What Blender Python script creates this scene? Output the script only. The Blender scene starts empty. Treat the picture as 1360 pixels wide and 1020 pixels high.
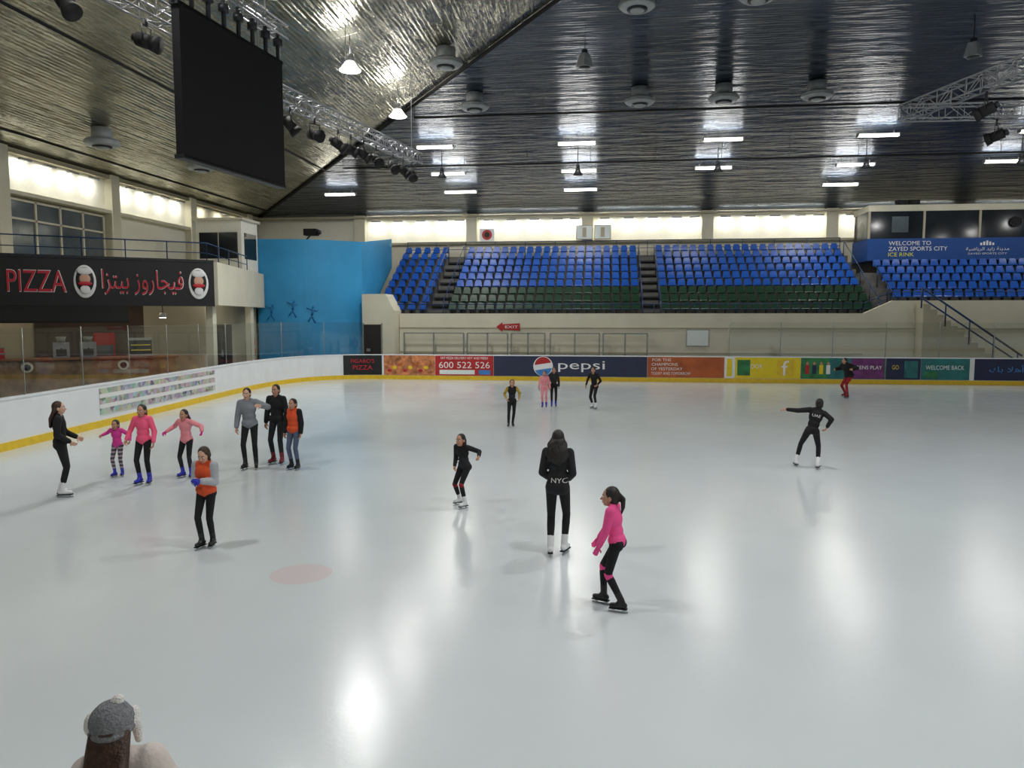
import bpy, math, random
import numpy as np
from mathutils import Vector, Matrix
from mathutils.bvhtree import BVHTree
random.seed(4)
scn = bpy.context.scene
COL = scn.collection

# ------------------------------------------------------------------ materials
def lin(c):
    return tuple(((x/255)/12.92 if x/255 <= .04045 else ((x/255+.055)/1.055)**2.4) for x in c)
MATS = {}
def M(name, col, rough=.6, metal=0., var=.12, scale=6., bump=0., bscale=40., emit=0., spec=.5):
    if name in MATS: return MATS[name]
    m = bpy.data.materials.new(name); m.use_nodes = True
    nt = m.node_tree; b = nt.nodes['Principled BSDF']
    c = lin(col)
    tc = nt.nodes.new('ShaderNodeTexCoord')
    nz = nt.nodes.new('ShaderNodeTexNoise'); nz.inputs['Scale'].default_value = scale; nz.inputs['Detail'].default_value = 4
    nt.links.new(tc.outputs['Object'], nz.inputs['Vector'])
    rp = nt.nodes.new('ShaderNodeValToRGB')
    rp.color_ramp.elements[0].position = .3; rp.color_ramp.elements[1].position = .7
    rp.color_ramp.elements[0].color = (*[x*(1-var) for x in c], 1)
    rp.color_ramp.elements[1].color = (*[min(1, x*(1+var)) for x in c], 1)
    nt.links.new(nz.outputs['Fac'], rp.inputs['Fac'])
    nt.links.new(rp.outputs['Color'], b.inputs['Base Color'])
    b.inputs['Roughness'].default_value = rough; b.inputs['Metallic'].default_value = metal
    b.inputs['Specular IOR Level'].default_value = spec
    if bump:
        n2 = nt.nodes.new('ShaderNodeTexNoise'); n2.inputs['Scale'].default_value = bscale
        nt.links.new(tc.outputs['Object'], n2.inputs['Vector'])
        bp = nt.nodes.new('ShaderNodeBump'); bp.inputs['Strength'].default_value = bump; bp.inputs['Distance'].default_value = .01
        nt.links.new(n2.outputs['Fac'], bp.inputs['Height']); nt.links.new(bp.outputs['Normal'], b.inputs['Normal'])
    if emit:
        b.inputs['Emission Color'].default_value = (*c, 1); b.inputs['Emission Strength'].default_value = emit
    MATS[name] = m
    return m

def nodes_of(m):
    return m.node_tree, m.node_tree.nodes['Principled BSDF']

# ice
def ice_mat(name, col):
    m = M(name, col, .2, var=.05, scale=.25, spec=.42)
    nt, b = nodes_of(m)
    tc = nt.nodes.new('ShaderNodeTexCoord')
    n1 = nt.nodes.new('ShaderNodeTexNoise'); n1.inputs['Scale'].default_value = 1.6; n1.inputs['Detail'].default_value = 3
    nt.links.new(tc.outputs['Object'], n1.inputs['Vector'])
    mr = nt.nodes.new('ShaderNodeMapRange'); mr.inputs['To Min'].default_value = .14; mr.inputs['To Max'].default_value = .23
    nt.links.new(n1.outputs['Fac'], mr.inputs['Value']); nt.links.new(mr.outputs['Result'], b.inputs['Roughness'])
    n2 = nt.nodes.new('ShaderNodeTexNoise'); n2.inputs['Scale'].default_value = 9; n2.inputs['Detail'].default_value = 6; n2.inputs['Roughness'].default_value = .7
    nt.links.new(tc.outputs['Object'], n2.inputs['Vector'])
    bp = nt.nodes.new('ShaderNodeBump'); bp.inputs['Strength'].default_value = .16; bp.inputs['Distance'].default_value = .01
    nt.links.new(n2.outputs['Fac'], bp.inputs['Height']); nt.links.new(bp.outputs['Normal'], b.inputs['Normal'])
ice_mat('ice', (210, 219, 221)); ice_mat('ice_faded_mark', (214, 206, 207))

def ceiling_mat(name, col, rough, wdir, wscale, wdist, metal, ior, nstr):
    m = M(name, col, rough, metal, var=.35, scale=.45)
    nt, b = nodes_of(m)
    tc = nt.nodes.new('ShaderNodeTexCoord')
    w = nt.nodes.new('ShaderNodeTexWave'); w.bands_direction = wdir; w.inputs['Scale'].default_value = wscale
    w.inputs['Distortion'].default_value = .6; w.inputs['Detail Scale'].default_value = .3
    nt.links.new(tc.outputs['Object'], w.inputs['Vector'])
    mp = nt.nodes.new('ShaderNodeMapping'); mp.inputs['Scale'].default_value = (.35, 2.4, 1) if wdir == 'Y' else (2.4, .35, 1)
    nt.links.new(tc.outputs['Object'], mp.inputs['Vector'])
    n = nt.nodes.new('ShaderNodeTexNoise'); n.inputs['Scale'].default_value = 1.3; n.inputs['Detail'].default_value = 5
    nt.links.new(mp.outputs['Vector'], n.inputs['Vector'])
    br = nt.nodes.new('ShaderNodeTexBrick'); br.inputs['Scale'].default_value = .35
    br.inputs['Mortar Size'].default_value = .012
    nt.links.new(tc.outputs['Object'], br.inputs['Vector'])
    b1 = nt.nodes.new('ShaderNodeBump'); b1.inputs['Strength'].default_value = .8; b1.inputs['Distance'].default_value = wdist
    nt.links.new(w.outputs['Fac'], b1.inputs['Height'])
    b2 = nt.nodes.new('ShaderNodeBump'); b2.inputs['Strength'].default_value = nstr; b2.inputs['Distance'].default_value = .2
    nt.links.new(n.outputs['Fac'], b2.inputs['Height']); nt.links.new(b1.outputs['Normal'], b2.inputs['Normal'])
    b3 = nt.nodes.new('ShaderNodeBump'); b3.inputs['Strength'].default_value = .5; b3.inputs['Distance'].default_value = .05
    nt.links.new(br.outputs['Fac'], b3.inputs['Height']); nt.links.new(b2.outputs['Normal'], b3.inputs['Normal'])
    nt.links.new(b3.outputs['Normal'], b.inputs['Normal'])
    b.inputs['IOR'].default_value = ior
ceiling_mat('foil_blue', (66, 76, 90), .24, 'Y', 2.2, .012, .6, 2.0, 1.0)
ceiling_mat('foil_grey', (168, 166, 150), .22, 'X', 2.0, .02, .9, 1.5, 1.0)

def glass_mat(name, tint=(.93, .95, .95)):
    m = bpy.data.materials.new(name); m.use_nodes = True; nt = m.node_tree
    nt.nodes.remove(nt.nodes['Principled BSDF'])
    o = nt.nodes['Material Output']
    t = nt.nodes.new('ShaderNodeBsdfTransparent'); t.inputs['Color'].default_value = (*tint, 1)
    g = nt.nodes.new('ShaderNodeBsdfGlossy'); g.inputs['Roughness'].default_value = .03
    mx = nt.nodes.new('ShaderNodeMixShader')
    lw = nt.nodes.new('ShaderNodeLayerWeight'); lw.inputs['Blend'].default_value = .5
    pw = nt.nodes.new('ShaderNodeMath'); pw.operation = 'POWER'; pw.inputs[1].default_value = 4
    nt.links.new(lw.outputs['Facing'], pw.inputs[0])
    ma = nt.nodes.new('ShaderNodeMath'); ma.operation = 'MULTIPLY_ADD'; ma.inputs[1].default_value = .5; ma.inputs[2].default_value = .05
    nt.links.new(pw.outputs[0], ma.inputs[0]); nt.links.new(ma.outputs[0], mx.inputs['Fac'])
    nt.links.new(t.outputs[0], mx.inputs[1]); nt.links.new(g.outputs[0], mx.inputs[2]); nt.links.new(mx.outputs[0], o.inputs['Surface'])
    MATS[name] = m
glass_mat('clear_glass')

M('cream', (214, 210, 190), .75, var=.05, scale=1)
M('cream_dark', (176, 170, 148), .8, var=.06, scale=1)
M('white_wall', (240, 238, 226), .8, var=.03)
M('concrete', (105, 104, 100), .9, var=.15)
M('floor_rubber', (60, 60, 60), .9, var=.1)
M('board_white', (226, 230, 232), .45, var=.04, scale=1.5)
M('kick_yellow', (226, 190, 40), .5, var=.08)
M('seat_blue', (20, 84, 176), .3, var=.1, scale=1)
M('seat_green', (14, 62, 36), .35, var=.15, scale=1)
M('rail_blue', (24, 56, 96), .4, .3)
M('black_matte', (10, 10, 11), .7, var=.2)
M('screen_black', (14, 14, 16), .7, var=.1, spec=.3)
M('alu', (160, 162, 166), .4, .8, var=.08)
M('steel_dark', (50, 52, 56), .5, .5)
M('window_dark', (34, 40, 46), .08, 0, var=.3, scale=1)
M('window_grey', (88, 98, 104), .1, 0, var=.3, scale=.7)
M('blue_wall', (50, 150, 204), .55, var=.12, scale=.5)
M('mural_blue', (30, 112, 170), .55, var=.1)
M('sign_black', (22, 22, 26), .5, var=.2)
M('sign_red', (196, 36, 52), .5)
M('sign_white', (235, 235, 235), .5, var=.02)
M('lamp_white', (255, 252, 240), .4, var=0, emit=4)
M('tube_lamp', (255, 250, 236), .4, var=0, emit=16)
M('acrylic_refractor', (250, 248, 240), .3, var=.02, emit=2.5)
M('lamp_housing', (150, 152, 155), .4, .5)
M('duct_white', (165, 170, 172), .5, .2)
M('wood_brown', (120, 84, 52), .6, var=.4, scale=3)
M('marble_brown', (140, 114, 84), .4, var=.45, scale=2.5)
M('dark_wall', (70, 58, 50), .7, var=.4, scale=1)
M('door_dark', (36, 30, 28), .6)
M('navy', (22, 34, 70), .5)
M('adblue', (40, 48, 76), .5, var=.1)
M('adorange', (176, 88, 40), .5, var=.35, scale=1.5)
M('adpizza', (190, 120, 76), .5, var=.6, scale=5)
M('adred', (178, 34, 36), .5)
M('adyellow', (232, 206, 30), .5, var=.04)
M('adgreen', (44, 120, 70), .5, var=.4, scale=3)
M('adpurple', (110, 44, 110), .5, var=.3, scale=3)
M('adteal', (30, 110, 110), .5, var=.3, scale=3)
M('sky_blue', (60, 130, 200), .5)
M('welcome_blue', (16, 70, 140), .5, var=.05)
M('welcome_yellow', (220, 220, 60), .5)
M('paper', (225, 235, 232), .6, var=.02)
M('steel', (150, 156, 150), .4, .5)

m = M('photo_sheet', (225, 225, 222), .5, var=.02)
nt, b = nodes_of(m)
tc = nt.nodes.new('ShaderNodeTexCoord')
vo = nt.nodes.new('ShaderNodeTexVoronoi'); vo.inputs['Scale'].default_value = 6
nt.links.new(tc.outputs['Object'], vo.inputs['Vector'])
sp = nt.nodes.new('ShaderNodeSeparateXYZ'); nt.links.new(tc.outputs['Object'], sp.inputs[0])
wv = nt.nodes.new('ShaderNodeMath'); wv.operation = 'PINGPONG'; wv.inputs[1].default_value = .15
nt.links.new(sp.outputs['Z'], wv.inputs[0])
gt = nt.nodes.new('ShaderNodeMath'); gt.operation = 'GREATER_THAN'; gt.inputs[1].default_value = .06
nt.links.new(wv.outputs[0], gt.inputs[0])
mx = nt.nodes.new('ShaderNodeMix'); mx.data_type = 'RGBA'
mx.inputs[6].default_value = (.75, .75, .74, 1)
hs = nt.nodes.new('ShaderNodeHueSaturation'); hs.inputs['Saturation'].default_value = .45; hs.inputs['Value'].default_value = .6
nt.links.new(vo.outputs['Color'], hs.inputs['Color'])
nt.links.new(gt.outputs[0], mx.inputs[0]); nt.links.new(hs.outputs['Color'], mx.inputs[7])
nt.links.new(mx.outputs[2], b.inputs['Base Color'])

# ------------------------------------------------------------------ mesh tools
def sph(c, r, rot=None, seg=12, rings=8):
    r = (r, r, r) if not hasattr(r, '__len__') else r
    vs = [(0, 0, 1)]
    for i in range(1, rings):
        t = math.pi*i/rings
        for j in range(seg):
            a = 2*math.pi*j/seg
            vs.append((math.sin(t)*math.cos(a), math.sin(t)*math.sin(a), math.cos(t)))
    vs.append((0, 0, -1))
    V = np.array(vs)*np.array(r)
    if rot is not None: V = V @ np.array(rot).T
    V = V+np.array(c)
    F = []
    for j in range(seg): F.append((0, 1+j, 1+(j+1) % seg))
    for i in range(rings-2):
        for j in range(seg):
            a = 1+i*seg+j; b_ = 1+i*seg+(j+1) % seg
            F.append((a, a+seg, b_+seg, b_))
    n = len(vs)-1; s = 1+(rings-2)*seg
    for j in range(seg): F.append((n, s+(j+1) % seg, s+j))
    return V, F

def cone(a, b, ra, rb, seg=10):
    a = np.array(a, float); b = np.array(b, float); d = b-a; L = np.linalg.norm(d)
    if L < 1e-5: d = np.array((0, 0, 1.)); L = 1.; b = a+d*1e-4
    d = d/L
    u = np.cross(d, (0, 0, 1) if abs(d[2]) < .9 else (1, 0, 0)); u /= np.linalg.norm(u); w = np.cross(d, u)
    vs = []
    for p, r in ((a, ra), (b, rb)):
        for j in range(seg):
            t = 2*math.pi*j/seg
            vs.append(p+r*(math.cos(t)*u+math.sin(t)*w))
    F = [(j, (j+1) % seg, seg+(j+1) % seg, seg+j) for j in range(seg)]
    F.append(tuple(range(seg-1, -1, -1))); F.append(tuple(range(seg, 2*seg)))
    return np.array(vs), F

def text_mesh(s):
    cu = bpy.data.curves.new('t', 'FONT'); cu.body = s; cu.resolution_u = 3
    o = bpy.data.objects.new('t', cu); COL.objects.link(o)
    dg = bpy.context.evaluated_depsgraph_get(); dg.update()
    me = bpy.data.meshes.new_from_object(o.evaluated_get(dg))
    V = np.array([v.co[:] for v in me.vertices]) if len(me.vertices) else np.zeros((0, 3))
    F = [tuple(p.vertices) for p in me.polygons]
    bpy.data.objects.remove(o); bpy.data.curves.remove(cu); bpy.data.meshes.remove(me)
    return V, F

class MB:
    def __init__(s): s.v = []; s.f = []; s.mi = []; s.mats = []; s.n = 0; s.sm = []
    def mid(s, m):
        if m not in s.mats: s.mats.append(m)
        return s.mats.index(m)
    def add(s, V, F, m, smooth=False):
        i = s.mid(m)
        s.v.extend([tuple(map(float, x)) for x in V])
        for f in F: s.f.append(tuple(k+s.n for k in f)); s.mi.append(i); s.sm.append(smooth)
        s.n += len(V)
    def box(s, lo, hi, m):
        x0, y0, z0 = lo; x1, y1, z1 = hi
        V = np.array([(x, y, z) for z in (z0, z1) for (x, y) in ((x0, y0), (x1, y0), (x1, y1), (x0, y1))], float)
        s.add(V, [(3, 2, 1, 0), (4, 5, 6, 7), (0, 1, 5, 4), (1, 2, 6, 5), (2, 3, 7, 6), (3, 0, 4, 7)], m)
    def prism(s, pts, z0, z1, m):
        n = len(pts)
        V = [(p[0], p[1], z0) for p in pts]+[(p[0], p[1], z1) for p in pts]
        F = [tuple(range(n-1, -1, -1)), tuple(range(n, 2*n))]+[(i, (i+1) % n, n+(i+1) % n, n+i) for i in range(n)]
        s.add(V, F, m)
    def wall(s, a, b, z0, z1, th, m):
        a = np.array(a[:2], float); b = np.array(b[:2], float); d = (b-a)/np.linalg.norm(b-a); n = np.array((-d[1], d[0]))*th
        s.prism([a, b, b+n, a+n], z0, z1, m)
    def cyl(s, a, b, r, m, r2=None, seg=10, smooth=True):
        V, F = cone(a, b, r, r if r2 is None else r2, seg); s.add(V, F, m, smooth)
    def sphere(s, c, r, m, rot=None, seg=12, rings=8):
        V, F = sph(c, r, rot, seg, rings); s.add(V, F, m, True)
    def text(s, t, c, xd, yd, w, h, m):
        V, F = text_mesh(t)
        if not len(V): return
        mn = V.min(0); mxx = V.max(0)
        sz = np.maximum(mxx-mn, 1e-5)
        U = (V-(mn+mxx)/2)/sz
        xd = np.array(xd, float); xd /= np.linalg.norm(xd); yd = np.array(yd, float)
        P = np.array(c, float)+U[:, :1]*w*xd+U[:, 1:2]*h*yd
        s.add(P, F, m)
    def build(s, name, parent=None):
        me = bpy.data.meshes.new(name); me.from_pydata(s.v, [], s.f)
        for k in s.mats: me.materials.append(MATS[k])
        me.polygons.foreach_set('material_index', s.mi); me.polygons.foreach_set('use_smooth', s.sm)
        me.update()
        o = bpy.data.objects.new(name, me); COL.objects.link(o)
        if parent: o.parent = parent
        return o

# ------------------------------------------------------------------ people
M('skin', (190, 140, 112), .55, var=.06)
M('skin_light', (214, 168, 144), .55, var=.06)
M('lips', (160, 84, 78), .5, var=.05)
M('eye_white', (230, 228, 224), .3, var=0)
M('eye_iris', (36, 24, 18), .2, var=0)
M('hair_black', (22, 17, 15), .45, var=.5, scale=40, bump=.8, bscale=90)
M('hair_brown', (60, 38, 27), .5, var=.4, scale=40, bump=.6, bscale=90)
M('cloth_black', (17, 17, 20), .85, var=.25, bump=.4)
M('cloth_jacket', (27, 27, 31), .85, var=.25, bump=.4)
M('cloth_char', (36, 37, 42), .85, var=.2, bump=.4)
M('cloth_grey', (128, 134, 142), .9, var=.1, bump=.4)
M('cloth_lgrey', (176, 180, 186), .9, var=.1, bump=.4)
M('cloth_pink', (244, 84, 152), .8, var=.08, bump=.3)
M('cloth_neon', (254, 96, 136), .8, var=.08, bump=.3)
M('cloth_magenta', (214, 60, 150), .8, var=.08, bump=.3)
M('cloth_lpink', (232, 146, 154), .8, var=.08, bump=.3)
M('cloth_orange', (222, 84, 40), .75, var=.1, bump=.5)
M('cloth_jeans', (84, 96, 120), .85, var=.15, bump=.4)
M('cloth_red', (150, 30, 40), .85, var=.7, scale=14)
M('cloth_white', (222, 220, 218), .85, var=.05)
M('cloth_offwhite', (206, 196, 190), .85, var=.05, bump=.5)
M('cloth_yellow', (176, 150, 60), .85, var=.3)
M('skate_white', (226, 228, 230), .4, var=.03)
M('skate_black', (18, 18, 20), .4, var=.1)
M('skate_blue', (46, 52, 180), .4, var=.1)
M('skate_red', (130, 26, 44), .4, var=.1)
M('blade', (180, 184, 190), .2, .9, var=.05)
M('knit_grey', (122, 124, 128), .95, var=.3, scale=60, bump=1, bscale=120)
M('fluff_white', (226, 224, 220), .95, var=.1, bump=1, bscale=120)
m = M('cloth_stripe', (120, 120, 130), .85, var=.05)
nt, b = nodes_of(m)
tc = nt.nodes.new('ShaderNodeTexCoord'); wv = nt.nodes.new('ShaderNodeTexWave'); wv.bands_direction = 'Z'; wv.inputs['Scale'].default_value = 4
rp = nt.nodes.new('ShaderNodeValToRGB'); rp.color_ramp.interpolation = 'CONSTANT'; rp.color_ramp.elements[0].color = (.06, .06, .08, 1); rp.color_ramp.elements[1].position = .5; rp.color_ramp.elements[1].color = (.4, .3, .36, 1)
nt.links.new(tc.outputs['Object'], wv.inputs['Vector']); nt.links.new(wv.outputs['Fac'], rp.inputs['Fac']); nt.links.new(rp.outputs['Color'], b.inputs['Base Color'])

def voxel(prims, vox, smooth=3):
    vs = []; fs = []; n = 0
    def put(V, F):
        nonlocal n
        vs.extend(V.tolist()); fs.extend([tuple(k+n for k in f) for f in F]); n += len(V)
    for p in prims:
        if p[0] == 'c':
            _, a, b, ra, rb, _m = p
            put(*cone(a, b, ra, rb, 12)); put(*sph(a, ra)); put(*sph(b, rb))
        else:
            put(*sph(p[1], p[2], p[3], 16, 10))
    me = bpy.data.meshes.new('tmp'); me.from_pydata(vs, [], fs); me.update()
    o = bpy.data.objects.new('tmp', me); COL.objects.link(o)
    r = o.modifiers.new('r', 'REMESH'); r.mode = 'VOXEL'; r.voxel_size = vox; r.adaptivity = 0
    if smooth:
        sm = o.modifiers.new('s', 'SMOOTH'); sm.factor = .5; sm.iterations = smooth
    dg = bpy.context.evaluated_depsgraph_get(); dg.update()
    e = bpy.data.meshes.new_from_object(o.evaluated_get(dg))
    V = np.empty(len(e.vertices)*3); e.vertices.foreach_get('co', V); V = V.reshape(-1, 3)
    F = [tuple(p.vertices) for p in e.polygons]
    C = np.empty(len(e.polygons)*3); e.polygons.foreach_get('center', C); C = C.reshape(-1, 3)
    bpy.data.objects.remove(o); bpy.data.meshes.remove(me); bpy.data.meshes.remove(e)
    D = []; names = []
    for p in prims:
        if p[0] == 'c':
            a = np.array(p[1], float); b = np.array(p[2], float); d = b-a; L2 = max(d@d, 1e-9)
            t = np.clip(((C-a)@d)/L2, 0, 1)
            dist = np.linalg.norm(C-(a+t[:, None]*d), axis=1)-(p[3]+(p[4]-p[3])*t); names.append(p[5])
        else:
            q = C-np.array(p[1], float)
            if p[3] is not None: q = q @ np.array(p[3])
            rr = np.array(p[2]); dist = (np.linalg.norm(q/rr, axis=1)-1)*rr.min(); names.append(p[4])
        D.append(dist)
    idx = np.argmin(np.array(D), 0)
    return V, F, [names[i] for i in idx]

def ik(a, b, l1, l2, pole):
    d = b-a; D = d.length; u = d/max(D, 1e-6)
    if D >= (l1+l2)*.999: return a+d*(l1/(l1+l2))
    x = (D*D+l1*l1-l2*l2)/(2*D); h = math.sqrt(max(l1*l1-x*x, 0))
    p = pole-u*pole.dot(u)
    p = p.normalized() if p.length > 1e-5 else Vector((0, 1, 0))
    return a+u*x+p*h

def RX(d): return Matrix.Rotation(math.radians(d), 3, 'X')
def RY(d): return Matrix.Rotation(math.radians(d), 3, 'Y')
def RZ(d): return Matrix.Rotation(math.radians(d), 3, 'Z')

def hand(prims, w, d, n, mat, side, curl=.5, k=1.):
    d = d.normalized(); n = (n-d*n.dot(d)).normalized(); s = d.cross(n)*side
    prims.append(('c', w-d*.01*k, w+d*.03*k, .022*k, .022*k, mat))
    for o in (-.026, -.009, .009, .026):
        prims.append(('c', w+s*o*.7*k+d*.02*k, w+s*o*k+d*.078*k, .0135*k, .0115*k, mat))
    for o, L in ((.027, .066), (.009, .078), (-.009, .072), (-.026, .056)):
        p = w+s*o*k+d*.08*k; a = curl*.35; sp = s*(o*2.2)
        for i, fr in enumerate((.45, .32, .23)):
            a += curl*.55
            q = p+((d+sp)*math.cos(a)+n*math.sin(a)).normalized()*L*fr*k*1.15
            prims.append(('c', p, q, (.0095-.001*i)*k, (.0088-.001*i)*k, mat)); p = q
    p = w+s*.022*k+d*.025*k; q = p+(s*.75+d*.6+n*.25).normalized()*.038*k
    prims.append(('c', p, q, .0125*k, .0105*k, mat)); q2 = q+(s*.3+d*.9+n*.35).normalized()*.032*k
    prims.append(('c', q, q2, .0105*k, .0085*k, mat))

def person(name, X, Y, heading, H, cols, pel=(0, 0, .935), lean=2, side=0, twist=0,
           R=(.23, .05, .78), L=(-.23, .05, .78), fR=(.085, 0, -6, 0), fL=(-.085, 0, 6, 0),
           hy=0, hp=0, hs=1., hair='long', bulk=0., vox=.012, curl=.6, extra=None, hem=0., back_text=None,
           eR=None, eL=None, bootcol='skate_white'):
    c = dict(top='cloth_black', sleeve=None, pants='cloth_black', calf=None, skin='skin', hair='hair_black', hand=None, belly=None, collar=None, knee=None)
    c.update(cols)
    c['sleeve'] = c['sleeve'] or c['top']; c['calf'] = c['calf'] or c['pants']; c['hand'] = c['hand'] or c['skin']; c['belly'] = c['belly'] or c['top']; c['collar'] = c['collar'] or c['top']
    c['knee'] = c['knee'] or c['calf']
    k = H/1.65
    V3 = Vector
    P = V3(pel); T = RZ(twist) @ RX(-lean) @ RY(side)
    def tp(x, y, z): return P+T @ V3((x, y, z-.92))
    body = []; fine = []; bu = bulk
    E = lambda ce, r, rot, m: body.append(('e', tuple(ce), r, np.array(rot), m))
    Cc = lambda a, b_, ra, rb, m: body.append(('c', tuple(a), tuple(b_), ra, rb, m))
    E(tp(0, 0, 1.24), (.142+bu, .098+bu, .17), T, c['top'])
    E(tp(0, .0, 1.07), (.118+bu, .088+bu, .13), T, c['belly'])
    E(tp(0, -.005, .93), (.142+bu*.5, .102+bu*.5, .10), T, c['top'] if hem > .02 else c['pants'])
    if hem: E(tp(0, 0, .97-hem*.5), (.145+bu, .107+bu, .09+hem*.5), T, c['belly'])
    sR, sL = tp(.150, 0, 1.355), tp(-.150, 0, 1.355)
    Cc(sR, sL, .055+bu*.6, .055+bu*.6, c['top'])
    Cc(tp(0, .0, 1.38), tp(0, .012, 1.45), .052, .045, c['skin'])
    Cc(tp(.07, -.01, 1.38), tp(-.07, -.01, 1.38), .05+bu*.4, .05+bu*.4, c['top'])
    Cc(tp(.03, -.012, 1.41), tp(-.03, -.012, 1.41), .044+bu*.3, .044+bu*.3, c['collar'])
    hip = [P+RZ(twist) @ V3((.08, 0, -.02)), P+RZ(twist) @ V3((-.08, 0, -.02))]
    mb = MB()
    Rw = RZ(heading)
    def W(V):
        A = np.array(V)*k; Rm = np.array(Rw)
        return A @ Rm.T+np.array((X, Y, 0))
    blades = []
    for h_, f in ((hip[0], fR), (hip[1], fL)):
        an = V3((f[0], f[1], .15+f[3])); fd = RZ(f[2]) @ V3((0, 1, 0))
        tilt = f[4] if len(f) > 4 else 0
        kn = ik(h_, an, .41, .385, fd+V3((0, .2, 0)))
        E(h_+V3((0, -.025, .0)), (.082, .085, .09), Matrix.Identity(3), c['top'] if hem > .06 else c['pants'])
        Cc(h_, kn, .083, .054, c['pants']); 
        md = kn.lerp(an, .3)
        Cc(kn, kn.lerp(an, .12), .055, .054, c['knee']); Cc(kn.lerp(an, .12), md, .053, .055, c['calf']); Cc(md, an, .054, .041, c['calf'])
        sh = kn.lerp(an, .72)
        Cc(sh, an, .049, .046, bootcol)
        Rf = RZ(f[2]) @ RX(-tilt)
        fw = Rf @ V3((0, 1, 0)); u2 = Rf @ V3((0, 0, 1))
        heel = an-u2*.05-fw*.035; toe = an-u2*.062+fw*.135
        Cc(heel, toe, .042, .034, bootcol); Cc(an, an-u2*.06+fw*.06, .045, .04, bootcol)
        blades.append((an, fw, u2))
    eo = .008+bu*.6
    for s_, w_, sg, pole in ((sR, V3(R), 1, eR), (sL, V3(L), -1, eL)):
        pol = V3(pole) if pole else V3((sg*.6, -1, -.3))
        D = (w_-s_).length
        if D > .50: w_ = s_+(w_-s_)*(.50/D)
        el = ik(s_, w_, .27, .235, pol)
        Cc(s_, el, .05+eo, .04+eo, c['sleeve']); Cc(el, w_.lerp(el, .08), .041+eo, .029+eo, c['sleeve'])
        dd = (w_-el).normalized()
        inward = V3((-sg, .25, 0)) if abs(dd.x) < .8 else V3((0, .3, -1))
        hand(fine, w_, dd, inward, c['hand'], -sg, curl)
        Cc(w_.lerp(el, .1), w_+dd*.012, .026, .024, c['hand'])
    hc = tp(0, .018, 1.535)
    Hm = RZ(twist+hy) @ RX(-hp)
    if hs > 1: hc = hc+V3((0, 0, -.10*(hs-1)))
    def hd(x, y, z): return tuple(hc+Hm @ (V3((x, y, z))*hs))
    hr = np.array(Hm); sk = c['skin']
    fe = lambda x, y, z, r, m: fine.append(('e', hd(x, y, z), tuple(q*hs for q in r), hr, m))
    fe(0, -.008, .015, (.074, .09, .098), sk); fe(0, .022, -.045, (.056, .066, .064), sk)
    fe(0, .05, -.085, (.026, .026, .022), sk)
    fine.append(('c', hd(0, .082, .0), hd(0, .104, -.03), .0085*hs, .012*hs, sk))
    for sx in (-1, 1):
        fe(sx*.075, -.008, -.012, (.01, .02, .03), sk)
        fe(sx*.034, .062, -.028, (.02, .02, .018), sk)
        fine.append(('c', hd(sx*.018, .083, .024), hd(sx*.046, .071, .024), .006*hs, .005*hs, c['hair']))
    fine.append(('c', hd(-.018, .083, -.058), hd(.018, .083, -.058), .0075*hs, .0075*hs, 'lips'))
    fine.append(('c', hd(0, -.01, -.06), tuple(tp(0, .0, 1.41)), .044, .046, sk))
    hr_ = []; hm = c['hair']
    he = lambda x, y, z, r: hr_.append(('e', hd(x, y, z), tuple(q*hs for q in r), hr, hm))
    he(0, -.024, .026, (.083, .094, .1)); he(0, -.045, -.02, (.078, .07, .08))
    if hair == 'long':
        for i in range(9):
            x = -.064+.016*i
            z1 = 1.2+.03*random.random()
            hr_.append(('c', hd(x, -.05-.02*math.cos(x*20), -.01), tuple(tp(x*1.15, -.10-bu, 1.36)), .03, .034, hm))
            hr_.append(('c', tuple(tp(x*1.15, -.10-bu, 1.36)), tuple(tp(x*1.2, -.118-bu, z1)), .034, .016, hm))
    elif hair == 'curly':
        # long wavy locks falling from the crown over the shoulder blades
        for i in range(22):
            x = -1+2*i/21; zt = 1.19+.05*random.random()+.05*abs(x)
            ph = random.uniform(0, 6.28); pts = [Vector(hd(x*.06, -.055+.03*abs(x), .03))]
            for j in range(1, 11):
                t = j/10
                wd_ = .072+.055*math.sin(min(1, t*1.4)*math.pi/2)-.02*max(0, t-.7)
                z = 1.54+(zt-1.54)*t
                pts.append(tp(x*wd_+.010*math.sin(ph+t*13), -.085-.045*min(1, t*2)-bu*min(1, t*1.6)+.055*abs(x)**2+.008*math.cos(ph+t*11), z))
            for j in range(10):
                hr_.append(('c', tuple(pts[j]), tuple(pts[j+1]), .021 if j < 8 else .016, .021 if j < 8 else .011, hm))
    elif hair == 'pony':
        a = hd(0, -.11, .03); b_ = hd(0, -.15, -.02); c2 = hd(0, -.15, -.11); d2 = hd(.0, -.135, -.19)
        hr_ += [('c', a, b_, .026, .034, hm), ('c', b_, c2, .034, .03, hm), ('c', c2, d2, .03, .01, hm)]
    elif hair == 'bun':
        he(0, -.11, .06, (.035, .035, .035))
    elif hair == 'side':
        for sx in (-1, 1):
            hr_.append(('c', hd(sx*.066, -.01, .02), hd(sx*.072, 0, -.09), .022*hs, .02*hs, hm))
            hr_.append(('c', hd(sx*.072, 0, -.09), tuple(tp(sx*.085, .05, 1.32)), .02, .012, hm))
    V, F, ms = voxel(body, vox, 4)
    bv = None
    if back_text:
        bv = BVHTree.FromPolygons([tuple(v) for v in V], F)
    def addm(V, F, ms):
        base = mb.n; mb.v.extend(map(tuple, W(V).tolist())); mb.n += len(V)
        for f, mm in zip(F, ms): mb.f.append(tuple(q+base for q in f)); mb.mi.append(mb.mid(mm)); mb.sm.append(True)
    addm(V, F, ms)
    addm(*voxel(fine, .0058 if vox < .015 else .0075, 2))
    addm(*voxel(hr_, .007 if hair == 'curly' else .009, 1 if hair == 'curly' else 2))
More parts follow.
